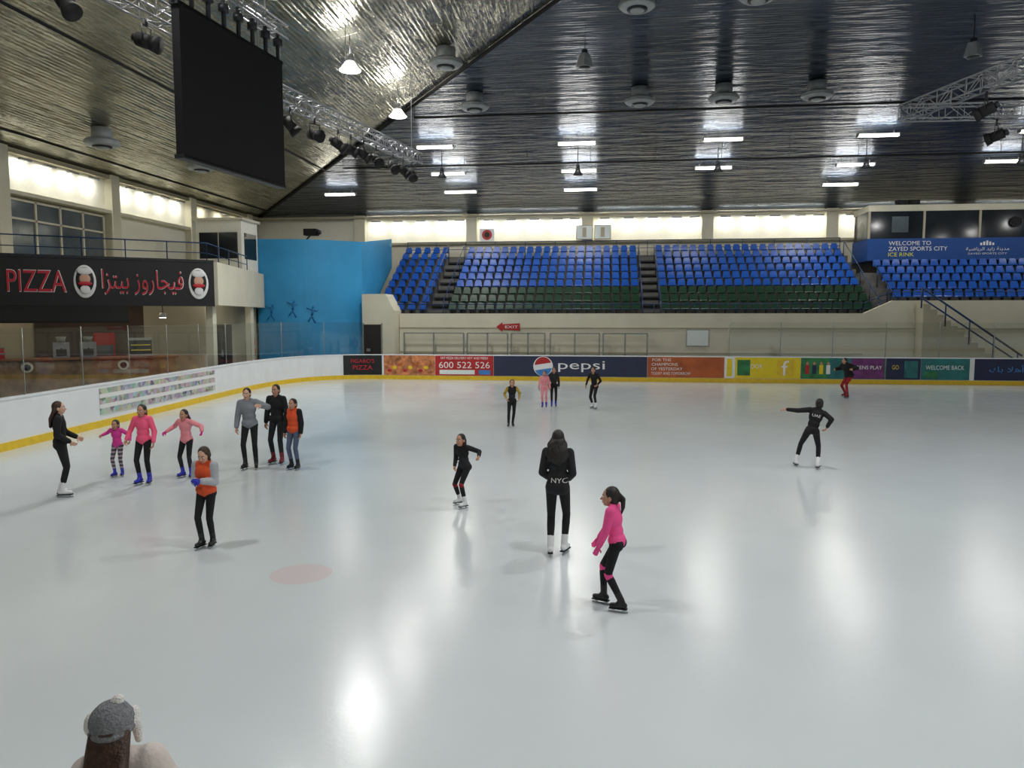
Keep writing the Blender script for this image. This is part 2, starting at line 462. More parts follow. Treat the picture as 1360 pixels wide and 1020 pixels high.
    for sx in (-1, 1):
        V, F = sph(hd(sx*.032, .073, .004), .0125*hs, None, 10, 8); mb.add(W(V), F, 'eye_white', True)
        V, F = sph(hd(sx*.032, .0815, .004), .0065*hs, None, 8, 6); mb.add(W(V), F, 'eye_iris', True)
    for an, fw, u2 in blades:
        s2 = fw.cross(u2)
        def bx(y0, y1, z0, z1, t, m):
            pts = []
            for z in (z0, z1):
                for (yy, ss) in ((y0, -t), (y1, -t), (y1, t), (y0, t)):
                    pts.append(tuple(an+fw*yy+u2*(z-.15)+s2*ss))
            mb.add(W(np.array(pts)), [(3, 2, 1, 0), (4, 5, 6, 7), (0, 1, 5, 4), (1, 2, 6, 5), (2, 3, 7, 6), (3, 0, 4, 7)], m)
        bx(-.085, .175, 0, .022, .003, 'blade'); bx(-.05, -.01, .02, .07, .009, 'blade'); bx(.09, .13, .02, .065, .009, 'blade')
        bx(-.075, .165, .048, .062, .034, 'skate_black' if bootcol != 'skate_white' else 'cloth_char')
    if back_text:
        s, xc, zc, w, h = back_text
        V, F = text_mesh(s); mn = V.min(0); mxx = V.max(0)
        U = (V-(mn+mxx)/2)/np.maximum(mxx-mn, 1e-5)
        out = []
        for u in U:
            p = tp(xc+u[0]*w, -.5, zc+u[1]*h); d = T @ V3((0, 1, 0))
            hit = bv.ray_cast(p, d)
            q = hit[0]-d*.008 if hit[0] else tp(xc+u[0]*w, -.14, zc+u[1]*h)
            out.append(tuple(q))
        mb.add(W(np.array(out)), F, 'cloth_white')
    if extra: extra(mb, W, tp, hd, hr, addm)
    return mb.build(name)

def loc(lat, d):
    s, c = math.sin(math.radians(6.9)), math.cos(math.radians(6.9))
    return lat*c-d*s, lat*s+d*c
def Pn(name, lat, d, *a, **k):
    x, y = loc(lat, d); return person(name, x, y, *a, **k)

Pn('skater_woman', -8.05, 13.44, -60, 1.68, dict(hair='hair_brown', skin='skin_light'), pel=(0, .06, .945), lean=-1, R=(.14, .22, .98), L=(-.12, .30, 1.02), fR=(.08, .06, -12, 0), fL=(-.07, .03, 8, 0), hair='long', bulk=.012, hem=.04, bootcol='skate_white')
Pn('skater_child', -7.87, 15.17, 187, 1.14, dict(top='cloth_magenta', pants='cloth_stripe'), R=(.40, .08, 1.22), L=(-.42, .12, 1.08), fR=(.09, .03, -15, 0), fL=(-.08, -.06, 10, 0), hs=1.25, hair='pony', lean=6, bootcol='skate_blue', hem=.03, bulk=.01)
Pn('skater_girl', -7.01, 14.48, 184, 1.52, dict(top='cloth_neon', pants='cloth_black'), R=(.30, .12, .95), L=(-.26, .1, .9), fR=(.085, .05, -12, 0), fL=(-.085, -.02, 12, 0), hs=1.1, hair='pony', bulk=.012, hem=.06, bootcol='skate_blue')
Pn('skater_girl', -6.46, 15.1, 176, 1.36, dict(top='cloth_lpink', pants='cloth_black', calf='cloth_char', hand='cloth_magenta'), R=(.46, .1, 1.12), L=(-.48, .1, 1.15), fR=(.11, .02, -22, 0), fL=(-.11, .02, 20, 0), hs=1.14, hair='long', bulk=.014, hem=.07, lean=6, bootcol='skate_blue')
Pn('skater_girl', -4.22, 10.44, 178, 1.40, dict(top='cloth_orange', sleeve='cloth_lgrey', pants='cloth_black', hair='hair_brown', hand='skate_blue', skin='skin_light', collar='cloth_lgrey'), R=(.05, .24, 1.13), L=(-.05, .22, 1.15), fR=(.07, .06, -8, 0), fL=(-.06, -.05, 10, 0), hs=1.14, hp=22, hair='side', bulk=.03, hem=.03, bootcol='skate_black', vox=.010)
Pn('skater_man', -5.48, 15.93, 190, 1.70, dict(top='cloth_grey', pants='cloth_black', skin='skin_light'), R=(.26, .06, .82), L=(-.30, .24, 1.32), fR=(.10, .03, -12, 0), fL=(-.10, -.02, 14, 0), hair='short', bulk=.022, hem=.06, side=3, bootcol='skate_black', hp=5)
Pn('skater_man', -5.08, 16.5, 178, 1.72, dict(top='cloth_black', pants='cloth_char'), R=(.24, .05, .80), L=(-.24, .08, .85), fR=(.10, 0, -12, 0), fL=(-.10, .03, 12, 0), hair='short', bulk=.02, hem=.05, bootcol='skate_red')
Pn('skater_boy', -4.55, 15.9, 170, 1.48, dict(top='cloth_orange', sleeve='cloth_black', pants='cloth_jeans'), R=(.22, .06, .80), L=(-.22, .06, .8), hs=1.13, hair='short', bulk=.025, hem=.05, bootcol='skate_black')
Pn('skater_girl', -.80, 12.78, 155, 1.28, dict(top='cloth_black', pants='cloth_black', knee='cloth_red', calf='cloth_black', collar='cloth_red', belly='cloth_char'), R=(.12, .2, .90), L=(-.46, .12, 1.16), fR=(.17, -.05, -20, 0), fL=(-.12, .16, -15, 0), pel=(0, 0, .89), lean=12, hs=1.15, hair='pony', bulk=.006, bootcol='skate_white', hem=.02)
Pn('skater_woman', .61, 10.1, -4, 1.68, dict(top='cloth_jacket', pants='cloth_black'), pel=(0, 0, .935), R=(.13, .16, 1.0), L=(-.15, .18, 1.0), eR=(.25, -.4, -.9), eL=(-.25, -.4, -.9), fR=(.085, .05, -14, 0), fL=(-.085, -.06, 8, 0), hair='curly', bulk=.012, hem=.09, bootcol='skate_white', back_text=('NYC', .03, 1.0, .21, .06), vox=.010)
Pn('skater_girl', 1.13, 8.2, 74, 1.37, dict(top='cloth_pink', pants='cloth_black', knee='cloth_pink', hand='cloth_pink'), R=(.16, .30, .82), L=(-.16, .22, .74), fR=(.10, .18, -8, 0), fL=(-.11, -.12, 4, 0), pel=(0, -.02, .905), lean=8, hs=1.15, hy=8, hair='pony', bulk=.010, hem=.045, bootcol='skate_black', vox=.010, curl=.4)
Pn('skater_woman', 6.27, 16.0, -8, 1.56, dict(top='cloth_black', pants='cloth_black'), R=(.34, -.02, .95), L=(-.50, .1, 1.30), fR=(.17, -.05, -20, 0), fL=(-.26, .16, 10, 0), pel=(.03, 0, .86), lean=10, side=14, hs=1.05, hair='bun', bulk=.01, bootcol='skate_white', back_text=('UAE', 0, 1.25, .18, .06))
Pn('skater_girl', 0.0, 22.1, 190, 1.38, dict(top='cloth_black', belly='cloth_char', pants='cloth_black', sleeve='cloth_yellow'), R=(.20, .10, 1.0), L=(-.24, .08, 1.0), fR=(.12, 0, -10, 0), fL=(-.03, -.1, 10, 0), hs=1.12, hair='pony', vox=.016, lean=8, bootcol='skate_black')
Pn('skater_child', 1.14, 26.9, 180, 1.28, dict(top='cloth_lpink', pants='cloth_lpink'), R=(.24, .08, .85), L=(-.26, .05, .85), hs=1.15, hair='pony', vox=.016, bulk=.015, bootcol='skate_blue')
Pn('skater_boy', 1.48, 27.1, 185, 1.38, dict(top='cloth_char', pants='cloth_black'), hs=1.12, hair='short', vox=.016, bulk=.01, bootcol='skate_blue')
Pn('skater_woman', 2.85, 26.5, 160, 1.5, dict(top='cloth_black', pants='cloth_black'), R=(.3, .1, .9), L=(-.2, .2, .95), fR=(.1, -.1, -10, 0), fL=(-.12, .12, 0, 0), pel=(0, 0, .88), lean=10, hair='bun', vox=.016, bootcol='skate_white')
Pn('skater_man', 13.25, 30.2, 120, 1.74, dict(top='cloth_black', pants='cloth_red'), R=(.36, .25, 1.05), L=(-.40, .2, 1.1), fR=(.24, -.14, -10, 0), fL=(-.22, .24, 5, 0), pel=(0, -.05, .82), lean=24, hair='short', vox=.016, bulk=.06, hem=.05, bootcol='skate_red')

def hat(mb, W, tp, hd, hr, addm):
    pr = [('e', hd(0, -.012, .045), (.095, .106, .09), hr, 'knit_grey'), ('e', hd(0, -.012, -.002), (.098, .108, .034), hr, 'knit_grey'),
          ('e', hd(.03, -.0, .138), (.028, .028, .022), hr, 'fluff_white'),
          ('e', hd(-.09, -.01, .03), (.03, .04, .055), hr, 'fluff_white'), ('e', hd(.088, .05, .03), (.024, .03, .045), hr, 'fluff_white')]
    for sx in (-1, 1):
        pr.append(('c', hd(sx*.095, .03, 0), hd(sx*.104, .04, -.09), .024, .018, 'fluff_white'))
    addm(*voxel(pr, .006, 2))
Pn('girl_in_knit_hat', -1.62, 3.15, 8, 1.53, dict(top='cloth_offwhite', pants='cloth_jeans', hair='hair_brown', skin='skin_light'), R=(.2, .2, .95), L=(-.2, .2, .95), side=-11, hy=12, hair='long', bulk=.035, hem=.05, vox=.009, hs=.98, extra=hat, bootcol='skate_white')

# ------------------------------------------------------------------ room shell
XL, XR, YB, YN, EV, SL = -23.5, 57., 50.5, -10., 9.8, .225
def cz(x, y): return EV+SL*min(x-XL, YB-y, y-YN, XR-x)
HY = (YB+YN)/2; HD = YB-HY; RZt = EV+SL*HD
a = MB(); a.box((XL-1, YN-1, -.3), (XR+1, YB+1, -.03), 'floor_rubber'); a.build('floor')
cl = MB()
A_, B_, C_, D_ = (XL, YN, EV), (XL, YB, EV), (XR, YB, EV), (XR, YN, EV)
E_, F_ = (XL+HD, HY, RZt), (XR-HD, HY, RZt)
cl.add([A_, B_, E_], [(0, 1, 2)], 'foil_grey'); cl.add([B_, C_, F_, E_], [(0, 1, 2, 3)], 'foil_blue')
cl.add([C_, D_, F_], [(0, 1, 2)], 'foil_grey'); cl.add([D_, A_, E_, F_], [(0, 1, 2, 3)], 'foil_blue')
cl.build('ceiling')
w = MB(); w.box((XL-.4, YN, -.1), (XL, YB, EV), 'cream_dark'); w.build('wall_left')
w = MB(); w.box((XR, YN, -.1), (XR+.4, YB, EV), 'cream_dark'); w.build('wall_right')
w = MB(); w.box((XL, YN-.4, -.1), (XR, YN, EV), 'cream_dark'); w.build('wall_near')
w = MB(); w.box((XL, YB, -.1), (XR, YB+.4, EV), 'white_wall')
w.box((XL, YB-.35, -.1), (XR, YB-.002, 7.9), 'cream')
w.build('wall_back')
PX = [-23.7+7.5*i for i in range(11)]
t = MB()
for x in PX[1:]: t.box((x-.35, YB-.55, 7.9), (x+.35, YB-.01, EV), 'cream')
t.box((XL, YB-.6, 7.85), (XR, YB-.01, 8.0), 'cream_dark')
t.build('trim_1')
t = MB(); t.box((XL, YB-.7, EV-.2), (XR, YB-.3, EV-.05), 'cream_dark'); t.box((XL+.0, YN, EV-.2), (XL+.35, YB, EV-.02), 'cream_dark'); t.build('trim_2')
t = MB(); t.cyl((XL+.3, YB-.3, EV), (E_[0], E_[1], E_[2]-.12), .08, 'black_matte'); t.build('trim_3')

# ------------------------------------------------------------------ rink
path = [(-13.0, 1.2), (-15.2, 30.5)]
p0, p1, p2, p3 = [np.array(q) for q in ((-15.2, 30.5), (-15.5, 35.6), (-14.6, 38.1), (-11.3, 38.1))]
for i in range(1, 17):
    u = i/16; path.append(tuple((1-u)**3*p0+3*u*(1-u)**2*p1+3*u*u*(1-u)*p2+u**3*p3))
path += [(37, 38.1)]
for i in range(1, 13):
    an = math.pi/2*(1-i/12); path.append((37+8*math.cos(an), 30.1+8*math.sin(an)))
path += [(45, 9.2)]
for i in range(1, 13):
    an = -math.pi/2*i/12; path.append((37+8*math.cos(an), 9.2+8*math.sin(an)))
path = [np.array(p, float) for p in path]
def normals(pts, closed=True):
    n = len(pts); out = []
    for i in range(n):
        a = pts[(i-1) % n] if closed or i > 0 else pts[i]; b = pts[(i+1) % n] if closed or i < n-1 else pts[i]
        d1 = pts[i]-a; d2 = b-pts[i]
        l1, l2 = np.linalg.norm(d1), np.linalg.norm(d2)
        d = (d1/l1 if l1 > 1e-6 else 0)+(d2/l2 if l2 > 1e-6 else 0); d = d/np.linalg.norm(d)
        out.append(np.array((-d[1], d[0])))
    return out
NP = normals(path)
def ribbon(mb, pts, nrm, o0, o1, z0, z1, m, closed=True):
    n = len(pts); V = []
    for p, q in zip(pts, nrm):
        for o, z in ((o0, z0), (o0, z1), (o1, z1), (o1, z0)):
            V.append((p[0]+q[0]*o, p[1]+q[1]*o, z))
    F = []
    for i in range(n if closed else n-1):
        j = (i+1) % n
        for k in range(4):
            F.append((i*4+k, j*4+k, j*4+(k+1) % 4, i*4+(k+1) % 4))
    if not closed: F += [(0, 1, 2, 3), ((n-1)*4+3, (n-1)*4+2, (n-1)*4+1, (n-1)*4)]
    mb.add(V, F, m)
ic = MB(); ic.prism([p for p in path], -.03, 0, 'ice')
mx_, my_ = loc(-2.63, 9.34)
for cx_, cy_, r_ in ((mx_, my_, .38), (mx_+14, my_+5, .38), (mx_+1.5, my_+21, .38)):
    ic.add([(cx_+r_*math.cos(i*math.pi/16), cy_+r_*math.sin(i*math.pi/16), .0008) for i in range(32)], [tuple(range(32))], 'ice_faded_mark')
ic.build('ice_rink_surface')
bd = MB()
ribbon(bd, path, NP, 0, .14, -.02, 1.21, 'board_white'); ribbon(bd, path, NP, -.03, .0, 0, .2, 'kick_yellow')
ribbon(bd, path, NP, -.02, .18, 1.21, 1.26, 'board_white')
bd.build('rink_boards')
DP = []
for i in range(len(path)-1):
    a, b = path[i], path[i+1]
    L = np.linalg.norm(b-a); n = max(1, int(L/.15))
    for k in range(n): DP.append(a+(b-a)*k/n)
def sel(fn):
    pts = [p for p in DP if fn(p)]
    return pts, normals(pts, False)
g = MB()
pts, nn = sel(lambda p: (p[0] < -12.2 and p[1] > 3) and p[0] < 0)
ribbon(g, pts, nn, .07, .085, 1.27, 2.9, 'clear_glass', False)
for i in range(0, len(pts), 16):
    p, q = pts[i], nn[i]; g.cyl((*(p+q*.08), 1.26), (*(p+q*.08), 2.92), .014, 'steel', seg=6)
pts, nn = sel(lambda p: p[1] > 38.05 and p[0] > 5.9 and p[0] < 36)
ribbon(g, [pts[0], pts[-1]], [nn[0], nn[-1]], .07, .085, 1.27, 2.9, 'clear_glass', False)
for i in range(0, len(pts), 16):
    p, q = pts[i], nn[i]; g.cyl((*(p+q*.08), 1.26), (*(p+q*.08), 2.92), .022, 'steel', seg=6)
g.build('rink_safety_glass')

def ad(x0, x1, m, texts=(), fn=None):
    b = MB()
    if fn:
        pts, nn = sel(fn); ribbon(b, pts, nn, -.02, -.002, .22, 1.22, m, False)
    else: b.box((x0+.01, 38.08, .22), (x1-.01, 38.098, 1.22), m)
    for (s, cx, czz, ww, hh, mm) in texts: b.text(s, (cx, 38.072, czz), (1, 0, 0), (0, 0, 1), ww, hh, mm)
    return b
b = ad(0, 0, 'sign_black', fn=lambda p: -13.3 < p[0] < -11.2 and p[1] > 36)
b.text("PIZZA", (-12.25, 37.9, .6), (1, .12, 0), (0, 0, 1), 1.0, .22, 'sign_red'); b.text("FIGARO'S", (-12.25, 37.9, .93), (1, .12, 0), (0, 0, 1), 1.2, .2, 'sign_red')
b.build('advert_board_panel')
b = ad(-11.2, -8.53, 'adpizza')
for i in range(9): b.sphere((-10.9+.27*i, 38.08, .45+.3*((i*37) % 3)/2), (.12, .01, .08), ('adred', 'adyellow', 'adorange')[i % 3])
b.build('advert_board_panel')
b = ad(-8.53, -5.54, 'adred', [("600 522 526", -7.03, .75, 2.6, .32, 'sign_white'), ("EAT PIZZA DELIVERY HOT AND FRESH", -7.03, 1.1, 2.4, .12, 'sign_white')])
b.box((-8.3, 38.07, .28), (-6.5, 38.08, .5), 'paper'); b.box((-6.3, 38.07, .28), (-5.7, 38.08, .5), 'sky_blue'); b.build('advert_board_panel')
b = ad(-5.54, 2.06, 'adblue', [("pepsi", -1.15, .72, 2.3, .55, 'sign_white')])
def disc(b, cx, cy, z, r, m, a0=0, a1=2*math.pi, n=24):
    V = [(cx+r*math.cos(a0+(a1-a0)*i/n), cy, z+r*math.sin(a0+(a1-a0)*i/n)) for i in range(n+1)]
    b.add(V, [tuple(range(n+1))], m)
disc(b, -3.05, 38.07, .72, .49, 'sign_white'); disc(b, -3.05, 38.066, .76, .42, 'adred', .35, math.pi-.05); disc(b, -3.05, 38.066, .66, .42, 'sky_blue', math.pi+.35, 2*math.pi-.05)
b.build('advert_board_panel')
b = ad(2.06, 5.74, 'adorange', [("FOR THE", 2.75, 1.08, .9, .13, 'sign_white'), ("CHAMPIONS", 2.9, .86, 1.25, .14, 'sign_white'), ("OF YESTERDAY", 3.0, .64, 1.5, .14, 'sign_white'), ("TODAY AND TOMORROW", 3.2, .42, 1.9, .14, 'sign_white')]); b.build('advert_board_panel')
b = ad(5.74, 6.25, 'sign_white'); b.box((5.85, 38.07, .3), (6.1, 38.08, 1.15), 'adyellow'); b.build('advert_board_panel')
b = ad(6.25, 9.3, 'adyellow', [("OOK", 7.25, .8, .6, .2, 'sign_white'), ("f", 8.58, .72, .34, .72, 'sign_white')])
b.box((8.2, 38.074, .34), (8.98, 38.078, 1.12), 'kick_yellow'); b.box((6.35, 38.07, .35), (6.95, 38.078, 1.1), 'adgreen'); b.build('advert_board_panel')
b = ad(9.3, 13.17, 'adgreen')
for x0_, x1_, mm in ((10.6, 11.6, 'adteal'), (11.6, 13.1, 'adpurple')): b.box((x0_, 38.073, .24), (x1_, 38.078, 1.2), mm)
b.text("GENS PLAY", (12.4, 38.068, .78), (1, 0, 0), (0, 0, 1), 1.2, .17, 'sign_white')
for i in range(4):
    x = 9.6+.32*i; b.sphere((x, 38.07, .95), (.06, .01, .08), 'skin'); b.box((x-.09, 38.065, .45), (x+.09, 38.075, .88), ('adred', 'navy', 'adyellow', 'sign_white')[i])
b.build('advert_board_panel')
b = ad(13.17, 14.74, 'navy', [("GO", 13.6, .8, .3, .2, 'adyellow')]); b.box((14.0, 38.072, .3), (14.6, 38.078, 1.1), 'adteal'); b.build('advert_board_panel')
b = ad(14.74, 16.9, 'adteal', [("WELCOME BACK", 15.8, .8, 1.7, .2, 'paper')]); b.box((14.9, 38.072, .3), (15.5, 38.078, .6), 'adgreen'); b.build('advert_board_panel')
b = ad(17.1, 24, 'navy', [("ﻚﺑ ﻼﻫﺃ", 18.5, .75, 1.5, .4, 'sky_blue')]); b.build('advert_board_panel')
b = MB(); pts, nn = sel(lambda p: 20.3 < p[1] < 28.2 and p[0] < -12)
ribbon(b, [pts[0], pts[-1]], [nn[0], nn[-1]], -.02, -.002, .35, 1.12, 'photo_sheet', False); b.build('sponsor_photo_banner')

# ------------------------------------------------------------------ far stand
st = MB()
NR, Y0, DY, Z0, DZ = 9, 42.15, .82, 3.15, .46
for r in range(NR):
    st.box((-13.0, Y0+DY*r, 0), (14.4, Y0+DY*(r+1), Z0+DZ*r), 'concrete')
st.box((-13.0, Y0+DY*NR, 0), (14.4, YB-.4, Z0+DZ*(NR-1)+.2), 'concrete')
for r in range(1, 6):
    st.box((14.4, Y0+DY*r, 0), (36, Y0+DY*(r+1), Z0+DZ*r+.2), 'concrete')
for xa in (-9.45, 2.47):
    for r in range(1, NR):
        st.box((xa-.5, Y0+DY*r-.35, Z0+DZ*r-.3), (xa+.5, Y0+DY*r, Z0+DZ*r-.22), 'steel_dark')
st.build('grandstand_tiers')
def seat(mb, x, y, z, m):
    outer = [(-.2, .40), (0, .385), (.14, .40), (.19, .46), (.215, .62), (.25, .78)]
    inner = [(-.21, .45), (0, .42), (.11, .43), (.155, .48), (.185, .62), (.235, .80)]
    V = []
    ws = [.19, .205, .21, .21, .205, .155]
    for (o, i_, w_) in zip(outer, inner, ws):
        for xx in (-w_, w_):
            V.append((x+xx, y+o[0], z+o[1])); V.append((x+xx, y+i_[0], z+i_[1]))
    F = []
    for k in range(5):
        a_, b_ = k*4, k*4+4
        F += [(a_, a_+2, b_+2, b_), (a_+1, b_+1, b_+3, a_+3), (a_, b_, b_+1, a_+1), (a_+2, a_+3, b_+3, b_+2)]
    F += [(0, 1, 3, 2), (20, 22, 23, 21)]
    mb.add(V, F, m)
    mb.box((x-.03, y-.08, z), (x+.03, y+.12, z+.39), 'steel_dark')
def section(x0, x1, rows, zoff=0, green=0, x0f=None):
    mb = MB()
    for r in rows:
        xs = x0 if x0f is None else x0f(r)
        n = int((x1-xs)/.52)
        for i in range(n):
            seat(mb, xs+.25+i*(x1-xs-.5)/(n-1), Y0+DY*r+.4, Z0+DZ*r+zoff, 'seat_green' if r < green else 'seat_blue')
    mb.build('stadium_seat_block')
section(-13, -10.0, range(0, 9), x0f=lambda r: -12.4 if r < 2 else -12.95)
section(-8.8, 1.9, range(0, 9), green=3)
section(3.0, 14.0, range(0, 9), green=3)
section(15.2, 35, range(1, 6), .2)
rl = MB()
def rail(mb, pts, z=1.0, step=1.5, m='rail_blue', mid=True, r=.028):
    for a_, b_ in zip(pts[:-1], pts[1:]):
        A = Vector(a_); B = Vector(b_); n = max(1, round((B-A).length/step))
        mb.cyl(A+Vector((0, 0, z)), B+Vector((0, 0, z)), r, m, seg=6)
        if mid: mb.cyl(A+Vector((0, 0, z*.5)), B+Vector((0, 0, z*.5)), r*.7, m, seg=6)
        for i in range(n+1):
            p = A.lerp(B, i/n); mb.cyl(p, p+Vector((0, 0, z)), r*.8, m, seg=6)
rail(rl, [(-12.3, 41.95, 3.3), (13.2, 41.95, 3.3), (14.6, 41.95, 3.9), (36, 41.95, 3.9)], z=.55, step=2.2)
for xa in (-9.95, -8.95, 1.98, 2.95, 14.15, 15.05):
    n = 8 if xa < 15 else 5
    rl.cyl((xa, Y0, Z0+.85), (xa, Y0+DY*n, Z0+DZ*n+.85), .03, 'rail_blue', seg=6)
    for r in range(0, n+1, 2): rl.cyl((xa, Y0+DY*r, Z0+DZ*r-.2), (xa, Y0+DY*r, Z0+DZ*r+.85), .025, 'rail_blue', seg=6)
rail(rl, [(-12.9, 49.7, Z0+DZ*8+.2), (14.2, 49.7, Z0+DZ*8+.2)], z=.95, step=2)
rl.build('stand_railing')
fw = MB(); fw.box((-11.3, 41.6, -.02), (13.2, 41.85, 3.35), 'cream')
fw.add([(13.2, 41.6, -.02), (14.6, 41.6, -.02), (14.6, 41.6, 4.0), (13.2, 41.6, 3.35), (13.2, 41.85, -.02), (14.6, 41.85, -.02), (14.6, 41.85, 4.0), (13.2, 41.85, 3.35)], [(0, 1, 2, 3), (4, 7, 6, 5), (3, 2, 6, 7)], 'cream')
fw.box((14.6, 41.6, -.02), (36, 41.85, 4.0), 'cream')
fw.box((-11.3, 41.57, 1.2), (13.2, 41.6, 1.28), 'cream_dark'); fw.box((-11.3, 41.55, 2.55), (36, 41.6, 2.6), 'cream_dark')
fw.build('wall_stand_front')
bl = MB()
bl.add([(-13.1, 40.6, 0), (-11.32, 40.6, 0), (-11.32, 40.6, 3.5), (-11.8, 40.6, 4.4), (-13.1, 40.6, 4.4), (-13.1, 42.1, 0), (-11.32, 42.1, 0), (-11.32, 42.1, 3.5), (-11.8, 42.1, 4.4), (-13.1, 42.1, 4.4)],
       [(0, 1, 2, 3, 4), (9, 8, 7, 6, 5), (1, 6, 7, 2), (2, 7, 8, 3), (3, 8, 9, 4), (4, 9, 5, 0)], 'cream')
bl.build('stair_enclosure')
d = MB(); d.box((-13.0, 40.5, 0), (-12.05, 40.6, 2.75), 'door_dark'); d.box((-13.07, 40.52, 0), (-13.0, 40.6, 2.82), 'steel'); d.box((-12.05, 40.52, 0), (-11.98, 40.6, 2.82), 'steel')
d.box((-12.85, 40.48, 1.3), (-12.65, 40.5, 1.45), 'steel'); d.build('door_1')
fr = MB()
for x0_, x1_ in ((-10.9, -7.6), (-7.4, -5.2), (-5.0, -3.2), (-2.9, -.3), (-.1, 2.2)):
    for x in (x0_, x1_, (x0_+x1_)/2): fr.box((x-.04, 41.0, 0), (x+.04, 41.08, 2.3), 'steel')
    fr.box((x0_, 41.0, 2.25), (x1_, 41.08, 2.32), 'steel'); fr.box((x0_, 41.0, 1.15), (x1_, 41.08, 1.2), 'steel')
    fr.box((x0_, 41.1, .45), (x1_, 41.5, .5), 'wood_brown')
fr.build('players_bench_frame')
s = MB(); s.add([(-5.9, 41.54, 2.62), (-5.55, 41.54, 2.36), (-5.55, 41.54, 2.48), (-4.6, 41.54, 2.42), (-4.6, 41.54, 2.82), (-5.55, 41.54, 2.76), (-5.55, 41.54, 2.88)], [(0, 1, 2, 5, 6), (2, 3, 4, 5)], 'adred')
s.text("EXIT", (-5.05, 41.53, 2.62), (1, 0, 0), (0, 0, 1), .7, .14, 'sign_white'); s.build('red_arrow_sign')
s = MB(); s.box((4.3, 41.54, 1.65), (5.4, 41.58, 2.45), 'paper'); s.box((4.25, 41.57, 1.6), (5.45, 41.6, 2.5), 'alu'); s.build('notice_board')
sr = MB()
for i in range(14):
    sr.box((15.7+.33*i, 40.6, 0), (16.03+.33*i, 41.55, 3.8-.27*i), 'cream_dark')
sr.cyl((15.6, 40.6, 4.6), (20.4, 40.6, 1.25), .05, 'rail_blue'); sr.cyl((15.6, 40.6, 4.1), (20.4, 40.6, .85), .04, 'rail_blue')
for i in range(5): sr.cyl((15.6+1.15*i, 40.6, 3.6-.9*i if i < 4 else 0), (15.6+1.15*i, 40.6, 4.6-.8*i), .035, 'rail_blue')
sr.build('side_staircase')

# press box
pb = MB(); x0_, x1_, y0_, z0_, z1_ = 15.0, 40, 47.1, 6.5, 9.55
pb.box((x0_, y0_, z0_-.1), (x1_, YB-.6, z0_+1.15), 'welcome_blue')
pb.box((x0_, y0_, z1_-.35), (x1_, YB-.6, z1_), 'cream')
pb.box((x0_+.05, y0_+1.8, z0_+1.1), (x1_, YB-.7, z1_-.3), 'dark_wall')
for i in range(9):
    x = x0_+.06+3.0*i; pb.box((x-.06, y0_+.02, z0_+1.15), (x+.06, y0_+.14, z1_-.35), 'cream_dark')
pb.box((x0_+.1, y0_+.06, z0_+1.15), (x1_, y0_+.09, z1_-.35), 'window_dark')
pb.box((x0_-.02, y0_+.1, z0_+1.15), (x0_+.04, y0_+1.9, z1_-.35), 'window_grey')
pb.box((16.3, y0_+.02, z0_+1.5), (17.2, y0_+.05, z0_+2.4), 'window_grey')
pb.text("WELCOME TO", (17.3, y0_-.02, z0_+.88), (1, 0, 0), (0, 0, 1), 2.3, .23, 'sign_white')
pb.text("ZAYED SPORTS CITY", (17.75, y0_-.02, z0_+.56), (1, 0, 0), (0, 0, 1), 3.2, .23, 'sign_white')
pb.text("ICE RINK", (16.85, y0_-.02, z0_+.24), (1, 0, 0), (0, 0, 1), 1.4, .22, 'welcome_yellow')
pb.text("ﺔﻴﺿﺎﻳﺮﻟﺍ ﺪﻳﺍﺯ ﺔﻨﻳﺪﻣ", (21.5, y0_-.02, z0_+.5), (1, 0, 0), (0, 0, 1), 2.3, .25, 'sign_white')
for i in range(5): pb.box((21.1+.16*i, y0_-.02, z0_+.72), (21.2+.16*i, y0_-.01, z0_+.86+.06*(2-abs(2-i))), 'sign_white')
pb.text("ZAYED SPORTS CITY", (21.5, y0_-.02, z0_+.25), (1, 0, 0), (0, 0, 1), 2.1, .1, 'sign_white')
pb.build('press_box')
for x in (16.6, 17.3):
    s = MB(); s.box((x, 47.3, 9.56), (x+.55, 47.7, 9.86), 'black_matte'); s.cyl((x+.28, 47.28, 9.71), (x+.28, 47.32, 9.71), .11, 'steel_dark'); s.build('loudspeaker')
s = MB(); disc(s, 22.9, 47.0, 8.5, .3, 'sign_white'); disc(s, 22.9, 46.99, 8.5, .25, 'black_matte'); s.cyl((22.9, 47.0, 8.5), (22.9, 47.1, 8.5), .31, 'black_matte'); s.build('wall_clock')
e = MB()
for x in (-1.9, -.75): e.box((x, 49.6, 8.05), (x+1.05, 49.9, 8.95), 'cream_dark'); e.box((x+.04, 49.57, 8.1), (x+1.01, 49.6, 8.9), 'paper'); e.box((x+.4, 49.55, 8.2), (x+.65, 49.57, 8.8), 'cream_dark')
e.build('electrical_cabinet')
s = MB(); s.box((-8.15, 49.9, 8.05), (-7.2, 49.94, 8.85), 'sign_white'); disc(s, -7.67, 49.88, 8.45, .33, 'adred'); disc(s, -7.67, 49.87, 8.45, .18, 'door_dark'); s.build('fire_hose_reel')

